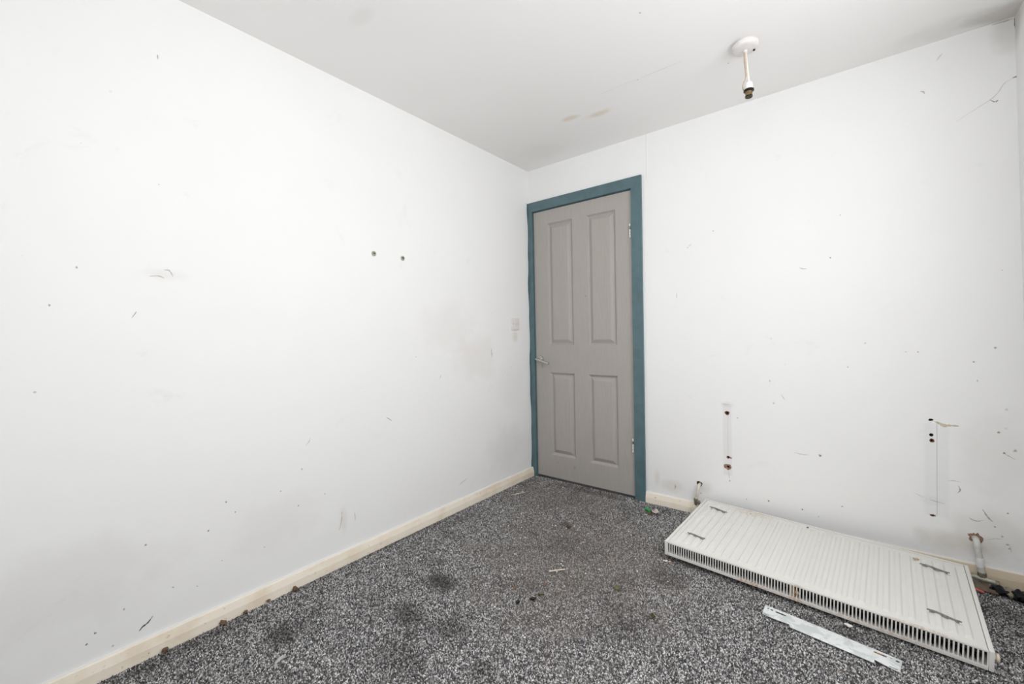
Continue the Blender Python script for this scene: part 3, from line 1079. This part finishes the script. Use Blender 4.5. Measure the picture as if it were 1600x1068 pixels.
# hanging lugs welded to the back, coloured mid grey
def lug(u0, v0, u1, v1, seed):
    rnd = random.Random(seed)
    bm = bmesh.new()
    a, b = Vector((u0, v0, 0)), Vector((u1, v1, 0))
    d = b - a
    nrm = Vector((-d.y, d.x, 0)).normalized()
    n = 14
    rows = []
    for i in range(n + 1):
        t = i / n
        p = a + d * t + nrm * (0.0032 * math.sin(t * 2 * math.pi))
        hb = RT - 0.0038
        ht = RT + 0.0050 + 0.0015 * math.sin(t * math.pi)
        rows.append([bm.verts.new(p + nrm * s + Vector((0, 0, z))) for s, z in ((-.0016, hb), (-.0016, ht), (.0016, ht), (.0016, hb))])
    for r, q in zip(rows, rows[1:]):
        for k in range(4):
            j = (k + 1) % 4
            bm.faces.new((r[k], r[j], q[j], q[k]))
    bm.faces.new(rows[0])
    bm.faces.new(rows[-1][::-1])
    o = obj('hanging_lug', bm, M_dark_metal, rad, smooth=True)
    for p in (a, b):
        obj('weld_tab', box(p.x - .006, p.x + .006, p.y - .006, p.y + .006, RT - .004, RT + .0012, bev=.001, seg=1), M_rad, o)


lug(0.0534, 0.4913, 0.1442, 0.4771, 1)
lug(0.0583, 0.1345, 0.1409, 0.1315, 2)
lug(0.8778, 0.4808, 0.9632, 0.4666, 3)
lug(0.8817, 0.1298, 0.9651, 0.1147, 4)


def lump(name, c, r, mat, parent, seed, sub=2, jit=.3, label=None):
    bm = bmesh.new()
    bmesh.ops.create_icosphere(bm, subdivisions=sub, radius=1)
    rnd = random.Random(seed)
    ph = [rnd.uniform(0, 6) for _ in range(6)]
    for v in bm.verts:
        k = 1 + jit * (.5 * math.sin(3 * v.co.x + ph[0]) * math.cos(4 * v.co.y + ph[1]) + .5 * math.sin(5 * v.co.z + ph[2] + 3 * v.co.x)) + rnd.uniform(-jit, jit) * .35
        v.co = Vector((v.co.x * r[0] * k, v.co.y * r[1] * k, v.co.z * r[2] * k)) + Vector(c)
    return obj(name, bm, mat, parent, smooth=60)


lump('rust_scab', (0.868, 0.519, RT + 0.001), (0.010, 0.008, 0.004), M_rust_pale, rad, 3)['label'] = 'rusty scab beside a lug'
lump('plaster_lump', (0.519, 0.0015, 0.035), (0.0065, 0.003, 0.012), M_rust_pale, rad, 5)['label'] = 'tan lump stuck in the grille'
obj('bent_slat', box(0.494, 0.5025, 0.0008, 0.0036, 0.0138, RT - 0.0062), M_rust_pale, gr)['label'] = 'rust stained slat'
obj('bent_slat', box(0.5045, 0.5115, 0.0008, 0.0036, 0.0138, RT - 0.0062), M_rust, gr)['label'] = 'rust stained slat'
for (u, v_, r, sd_) in ((0.486, 0.5616, .0055, 1), (0.545, 0.43, .004, 2), (0.24, .545, .003, 3)):
    lump('dirt_speck', (u, v_, RT - .0015), (r, r * .7, .0022), M_hole, rad, sd_, 1)
# blanking plug and elbow at the near right corner
vt = empty('valve_tail', (0, 0, 0))
vt.parent = rad
vt.location = (RL + 0.0005, 0.026, 0.036)
obj('union_nut', lathe([(0.011, 0.0), (0.011, 0.004), (0.0095, 0.005)], 6, 'X'), M_pipe, vt)
obj('cap', lathe([(0.0095, 0.0045), (0.0125, 0.0055), (0.0125, 0.0110), (0.0090, 0.0130)], 20, 'X'), M_cream, vt, smooth=True)
vt2 = empty('valve_tail', (0, 0, 0))
vt2.parent = rad
vt2.location = (-0.0005, 0.562, 0.036)
obj('union_nut', lathe([(0.0095, -0.012), (0.011, -0.010), (0.011, 0.0)], 6, 'X'), M_pipe, vt2)

# ------------------------------------------------------------------ heating pipe tails
lp = tag(empty('heating_pipe', (1.19, -0.03, 0)), 'cream heating pipe tail by the door end of the radiator', 'pipe', 'cut heating pipes under the door wall')
q = lambda x, y, z: (x - 1.19, y + 0.03, z)
obj('pipe', tube(smooth_path([q(1.2015, 0.012, .172), q(1.2020, -.010, .171), q(1.2015, -.026, .160), q(1.1965, -.032, .130), q(1.1900, -.033, .095)], 6), 0.0085, 14), M_pipe, lp, smooth=True)
obj('compression_nut', lathe([(0.0095, .098), (0.0120, .094), (0.0120, .078), (0.0100, .074)], 6, 'Z', q(1.1885, -.0335, 0)), M_grimy, lp)
obj('olive_sleeve', lathe([(0.0085, .076), (0.0085, .054)], 16, 'Z', q(1.1865, -.0335, 0)), M_chrome, lp, smooth=True)
obj('valve_knob', lathe([(0.009, -.002), (0.0115, .002), (0.0115, .014), (0.007, .018)], 16, 'Y', q(1.2045, -.052, .080)), M_grimy, lp, smooth=True)
bm = bmesh.new()
add_box(bm, -0.027, 0.012, -0.022, 0.0125, 0.000, 0.052, bev=.005)
obj('valve_body', bm, M_cream, lp, smooth=True)
obj('pipe_collar', lathe([(0.0145, .052), (0.0145, .056), (0.011, .058)], 20, 'Z', (-0.006, -.004, 0)), M_cream, lp, smooth=True)

rp = tag(empty('heating_pipe', (2.318, -0.035, 0)), 'grey-white heating pipe coming out of a broken hole at the far right', 'pipe', 'cut heating pipes under the door wall')
q = lambda x, y, z: (x - 2.318, y + 0.035, z)
obj('pipe', tube(smooth_path([q(2.304, 0.012, .170), q(2.3045, -.008, .170), q(2.3050, -.026, .160), q(2.3085, -.034, .120), q(2.3140, -.036, .075), q(2.3165, -.036, .045)], 6), 0.0108, 16), M_pipe_pale, rp, smooth=True)
obj('paint_sleeve', lathe([(0.0118, .105), (0.0124, .100), (0.0124, .070), (0.0116, .066)], 18, 'Z', q(2.3125, -.0358, 0)), M_white_plastic, rp, smooth=True)
obj('compression_nut', lathe([(0.0115, .047), (0.0140, .044), (0.0140, .030), (0.0120, .027)], 6, 'Z', q(2.3175, -.0362, 0)), M_grimy, rp)
obj('tee_body', tube([q(2.288, -.030, .019), q(2.300, -.034, .020), q(2.318, -.0365, .020), q(2.338, -.040, .019), q(2.362, -.044, .016)], [.0075, .0085, .0105, .0090, .0075], 14), M_screw, rp, smooth=True)
obj('tail_nut', lathe([(0.0085, 0), (0.0105, .001), (0.0105, .012), (0.0085, .013)], 6, 'X', q(2.352, -.043, .0165)), M_grimy, rp)

# ------------------------------------------------------------------ white steel strip on the carpet
SA = -0.14812
st = tag(empty('steel_strip', (1.629, -0.768, 0.0022), (0, 0, SA)), 'scratched white steel strip with slotted ends lying on the carpet in front of the radiator', 'metal strip')
E1 = 0.385
outl = [(0.0, -0.012), (0.004, -0.0345), (0.030, -0.0360), (0.060, -0.0340), (0.090, -0.0300), (0.324, -0.0270), (0.350, -0.0330), (E1, -0.0385), (E1, 0.0285), (0.20, 0.0310), (-0.004, 0.0305)]
holes = [ring_pts(0.0095, 0.0135, .0040, .0040, 10), ring_pts(0.0220, 0.0138, .0052, .0052, 10), slot_pts(0.0335, 0.0700, 0.0125, 0.0052),
         slot_pts(0.316, 0.350, 0.0147, 0.0050), ring_pts(0.3755, 0.0140, .0055, .0050, 10), ring_pts(0.3600, 0.0165, .0028, .0028, 8),
         slot_pts(0.006, 0.024, -0.0295, 0.0024), slot_pts(0.358, 0.380, -0.0300, 0.0024)]
bm = bmesh.new()
add_plate(bm, outl, holes, 0.0016, lambda a, b, h: Vector((a, b, 0.0056 - h)))
obj('strip_plate', bm, M_strip, st)
bm = bmesh.new()
prof = [(-0.0268, 0.0058), (-0.0300, 0.0072), (-0.0385, 0.0062), (-0.0425, 0.0030), (-0.0415, 0.0012), (-0.0300, 0.0030), (-0.0268, 0.0040)]
ends = []
for a, sk in ((0.088, .006), (0.324, 0.0)):
    ends.append([bm.verts.new((a + sk * (i > 1), y, z)) for i, (y, z) in enumerate(prof)])
for i in range(len(prof)):
    j = (i + 1) % len(prof)
    bm.faces.new((ends[0][i], ends[0][j], ends[1][j], ends[1][i]))
bm.faces.new(ends[0][::-1])
bm.faces.new(ends[1])
obj('folded_lip', bm, M_strip, st)
lump('rust_scab', (0.329, 0.0150, 0.0035), (0.011, 0.0045, 0.0016), M_rust, st, 8)

# ------------------------------------------------------------------ dark sack by the far right skirting
M_sack = plain('navy_black_plastic', (10, 11, 22), 0.45, 0.25, var=0.25, scale=35, bump=0.3)
M_tape = plain('beige_cloth_band', (150, 140, 122), 0.8, 0.2, var=0.15, scale=80, bump=0.3)


def crumple(name, path, rad_, mat, parent, seed, flat=.7):
    rnd = random.Random(seed)
    P = smooth_path(path, 6)
    bm = bmesh.new()
    rings = []
    n = 16
    ph = [rnd.uniform(0, 6.3) for _ in range(4)]
    for i, p in enumerate(P):
        t = i / (len(P) - 1)
        d = (P[min(i + 1, len(P) - 1)] - P[max(i - 1, 0)]).normalized()
        s = Vector((0, 0, 1)).cross(d).normalized()
        u_ = d.cross(s)
        r = rad_ * (0.35 + 0.65 * math.sin(math.pi * min(max(t, .06), .94)) ** .6)
        ring = []
        for k in range(n):
            a = 2 * math.pi * k / n
            w = 1 + .18 * math.sin(3 * a + ph[0] + t * 9) + .14 * math.sin(5 * a + ph[1] - t * 14) + rnd.uniform(-.07, .07)
            q_ = p + s * math.cos(a) * r * w + u_ * math.sin(a) * r * w * flat
            q_.z = max(q_.z, 0.0008)
            ring.append(bm.verts.new(q_))
        rings.append(ring)
    for a, b in zip(rings, rings[1:]):
        for i in range(n):
            j = (i + 1) % n
            bm.faces.new((a[i], a[j], b[j], b[i]))
    bm.faces.new(rings[0][::-1])
    bm.faces.new(rings[-1])
    return obj(name, bm, mat, parent, smooth=50)


sk = tag(empty('crumpled_sack', (2.38, -0.10, 0)), 'crumpled navy black plastic sack against the skirting at the right edge', 'sack')
q = lambda x, y, z: (x - 2.38, y + 0.10, z)
crumple('sack_body', [q(2.335, -.085, .012), q(2.352, -.096, .014), q(2.368, -.108, .016), q(2.386, -.115, .016)], .024, M_sack, sk, 2)
crumple('sack_body', [q(2.380, -.112, .014), q(2.398, -.118, .018), q(2.415, -.124, .018), q(2.436, -.128, .014)], .028, M_sack, sk, 4)
crumple('cloth_band', [q(2.371, -.085, .021), q(2.376, -.106, .026), q(2.380, -.136, .014)], .015, M_tape, sk, 6, .6)

# red fragment, brown wedge
bm = bmesh.new()
add_plate(bm, [(-.017, -.004), (-.008, -.0075), (.012, -.005), (.016, .001), (.008, .006), (-.012, .0055)], [], 0.0035, lambda a, b, h: Vector((a, b, 0.0065 - h)))
o = obj('plastic_fragment', bm, plain('red_plastic', (220, 112, 104), .4, .4, var=.1))
o.location = (2.292, -0.132, 0.004)
o.rotation_euler = (0.05, 0.1, -0.35)
tag(o, 'small red plastic fragment beside the far right corner of the radiator', 'plastic fragment')
bm = bmesh.new()
add_plate(bm, [(-.035, -.028), (.028, -.046), (.010, .030), (-.030, .024)], [], 0.004, lambda a, b, h: Vector((a, b, 0.0078 - h + .006 * (a > 0))))
o = obj('cardboard_scrap', bm, plain('brown_cardboard', (128, 112, 98), .8, .15, var=.15, scale=50, bump=.2))
o.location = (2.318, -0.088, 0)
tag(o, 'brown cardboard scrap under the right heating pipe', 'cardboard')

# ------------------------------------------------------------------ litter on the carpet
def scrap(name, loc, sx, sy, rz, matr, label, cat, seed, curl=.006, group=None, n=6, z=0.0045):
    rnd = random.Random(seed)
    bm = bmesh.new()
    grid = []
    ph = rnd.uniform(0, 6)
    for th in (0.0, 0.0007):
        g = []
        for i in range(n + 1):
            row = []
            for j in range(n + 1):
                u, v_ = i / n - .5, j / n - .5
                rr = rnd.uniform(-.1, .1) if (i in (0, n) or j in (0, n)) and th == 0 else 0
                x = u * sx * (1 + rr) * (1 - .5 * abs(v_))
                y = v_ * sy * (1 + rr)
                zz = abs(math.sin(3.1 * u + 2.3 * v_ + ph)) * curl + abs(u * v_) * curl * 3
                row.append(bm.verts.new((x, y, zz + th)))
            g.append(row)
        grid.append(g)
    for t, g in enumerate(grid):
        for i in range(n):
            for j in range(n):
                f = (g[i][j], g[i + 1][j], g[i + 1][j + 1], g[i][j + 1])
                bm.faces.new(f if t else f[::-1])
    a, b = grid
    idx = [(i, 0) for i in range(n)] + [(n, j) for j in range(n)] + [(i, n) for i in range(n, 0, -1)] + [(0, j) for j in range(n, 0, -1)]
    for k in range(len(idx)):
        i, j = idx[k]
        i2, j2 = idx[(k + 1) % len(idx)]
        bm.faces.new((a[i][j], a[i2][j2], b[i2][j2], b[i][j]))
    o = obj(name, bm, matr, None, smooth=50)
    o.location = (loc[0], loc[1], z)
    o.rotation_euler = (0, 0, rz)
    return tag(o, label, cat, group)


def stick(loc0, loc1, r, matr, label, seed):
    a, b = Vector((*loc0, 0.0064)), Vector((*loc1, 0.0070))
    d = b - a
    bm = bmesh.new()
    rnd = random.Random(seed)
    P = [a + d * t for t in (0, .05, .3, .6, .93, 1)]
    add_tube(bm, [p - a for p in P], [r * k for k in (.4, .9, 1.05, 1, .8, .3)], 6)
    o = obj('wood_splinter', bm, matr, None)
    o.location = a
    return tag(o, label, 'splinter')


M_green = plain('green_foil', (72, 168, 92), .3, .5, var=.15, scale=60)
M_pinkish = plain('pale_pink_plaster', (206, 194, 186), .8, .15, var=.1, scale=60, bump=.3)
M_wood = plain('pale_wood', (236, 222, 204), .7, .2, var=.1, scale=60)
M_leaf = plain('dry_green_leaf', (74, 82, 46), .7, .2, var=.25, scale=60)
M_white_flake = plain('white_paint_flake', (246, 243, 238), .6, .2, var=.06)
M_orange = plain('orange_brick_crumb', (150, 116, 100), .9, .1, var=.2, scale=120)
M_fluff = plain('brown_dust_fluff', (128, 106, 86), .95, .05, var=.25, scale=150)

scrap('sweet_wrapper', (0.953, -.163), .036, .048, .5, M_green, 'crumpled green sweet wrapper on the carpet near the door frame', 'wrapper', 1, .014)
scrap('plaster_flake', (0.998, -.163), .040, .042, .9, M_pinkish, 'pale pinkish plaster flake beside the green wrapper', 'plaster flake', 2, .012)
lump('dirt_clod', (0, 0, 0), (.012, .009, .006), M_fluff, None, 12)
bpy.data.objects['dirt_clod'].location = (0.972, -.185, .004)
tag(bpy.data.objects['dirt_clod'], 'small dark dirt clod in front of the green wrapper', 'dirt')
stick((0.826, -1.042), (0.878, -.984), .0030, M_wood, 'pale wood splinter in the middle of the carpet', 1)
stick((0.130, -.434), (0.176, -.345), .0026, M_wood, 'thin wood splinter on the carpet near the left skirting and door', 2)


def bit(name, loc, r, matr, label, cat, seed, z=.0045, group=None):
    o = lump(name, (0, 0, 0), r, matr, None, seed, 2, .35)
    o.location = (loc[0], loc[1], z)
    o.rotation_euler = (0, 0, seed * 1.3)
    return tag(o, label, cat, group)


bit('rubber_nub', (0.844, -1.293), (.0110, .0065, .006), M_black, 'black rubber nub on the carpet, left of the pair below the splinter', 'rubber nub', 1)
bit('rubber_nub', (0.882, -1.240), (.0120, .0065, .006), M_black, 'black rubber nub touching a dry green leaf', 'rubber nub', 3)
scrap('dry_leaf', (0.896, -1.205), .012, .026, -.7, M_leaf, 'dry green leaf touching a black nub on the carpet', 'leaf', 5, .004)
scrap('leaf_fragment', (1.128, -.982), .018, .018, .4, plain('yellow_green_leaf', (124, 122, 66), .7, .2, var=.2), 'yellow-green leaf fragment left of the radiator on open carpet', 'leaf', 6, .005)
scrap('leaf_fragment', (1.306, -1.061), .018, .022, 1.1, M_leaf, 'dark green leaf fragment below the radiator front, left of the steel strip', 'leaf', 7, .005)
scrap('leaf_fragment', (0.676, -.619), .030, .022, .2, plain('brown_leaf', (92, 78, 60), .8, .1, var=.2), 'brown leaf scrap on the carpet in front of the door', 'leaf', 8, .005)
scrap('paint_flake', (1.216, -.650), .020, .012, .2, M_white_flake, 'white paint flake by the near left corner of the radiator', 'paint flake', 9, .003)
scrap('paint_flake', (1.880, -.694), .026, .016, -.2, M_white_flake, 'white paint flake between the radiator and the steel strip', 'paint flake', 10, .004)
scrap('paint_flake', (0.395, -2.010), .014, .034, .3, plain('grey_white_flake', (196, 194, 190), .7, .2), 'grey-white flake near the bottom left on the carpet', 'paint flake', 11, .003)
bit('brick_crumb', (0.781, -1.229), (.008, .007, .005), M_orange, 'orange brick crumb above the two black nubs', 'crumb', 5)
bit('brick_crumb', (0.868, -1.13), (.006, .005, .004), M_orange, 'small orange crumb under the middle splinter', 'crumb', 6)
bit('blue_crumb', (1.156, -1.329), (.006, .005, .004), plain('blue_plastic', (74, 78, 104), .5, .3), 'tiny blue plastic crumb on the front carpet', 'crumb', 7)
bit('rust_crumb', (1.232, -.640), (.009, .006, .004), M_rust_pale, 'rust crumb by the left end of the radiator grille', 'crumb', 8)
# fluff gathered along the foot of the left skirting
for k, (y, r, lab) in enumerate([(-2.235, .010, 'brown fluff clump by the left skirting, nearest the bottom edge of the picture'),
                                 (-2.062, .011, 'brown fluff clump by the left skirting under the dark wall scratch'),
                                 (-1.985, .007, 'small dust clump by the left skirting, just past the orange-brown one'),
                                 (-1.796, .0115, 'largest round fluff clump by the left skirting, halfway along'),
                                 (-1.900, .006, 'tiny dust clump by the left skirting between two larger ones')]):
    bit('dust_clump', (0.019 + r * .95, y), (r * .8, r * 1.2, r * .8), M_fluff, lab, 'dust clump', 20 + k, z=.0068, group='dust clumps along the left skirting')


# crumbs too many and too small to count: one object
def crumbs():
    rng = random.Random(11)
    mats = [M_white_flake, M_orange, M_leaf, M_wood, M_fluff]
    bm = bmesh.new()
    for i in range(420):
        if i < 260:
            x, y = rng.gauss(.75, .38), rng.gauss(-.85, .45)
        else:
            x, y = rng.uniform(.05, 2.4), rng.uniform(-2.4, -.05)
        if not (.03 < x < 2.42 and -2.6 < y < -.03):
            continue
        if x > 1.18 and -.75 < y < 0.0:
            continue
        if 1.60 < x < 2.04 and -.88 < y < -.70:
            continue
        r = rng.uniform(.0018, .0040)
        t = bmesh.ops.create_icosphere(bm, subdivisions=1, radius=r)
        mi = rng.choices(range(5), (6, 2, 1, 3, 3))[0]
        for v in t['verts']:
            v.co = Vector((v.co.x * rng.uniform(.7, 1.6), v.co.y * rng.uniform(.7, 1.4), v.co.z * rng.uniform(.5, 1))) + Vector((x, y, .0042))
            for f in v.link_faces:
                f.material_index = mi
    o = obj('carpet_crumbs', bm, mats)
    tag(o, 'tiny pale and coloured crumbs scattered over the carpet', 'crumbs', kind='stuff')


crumbs()
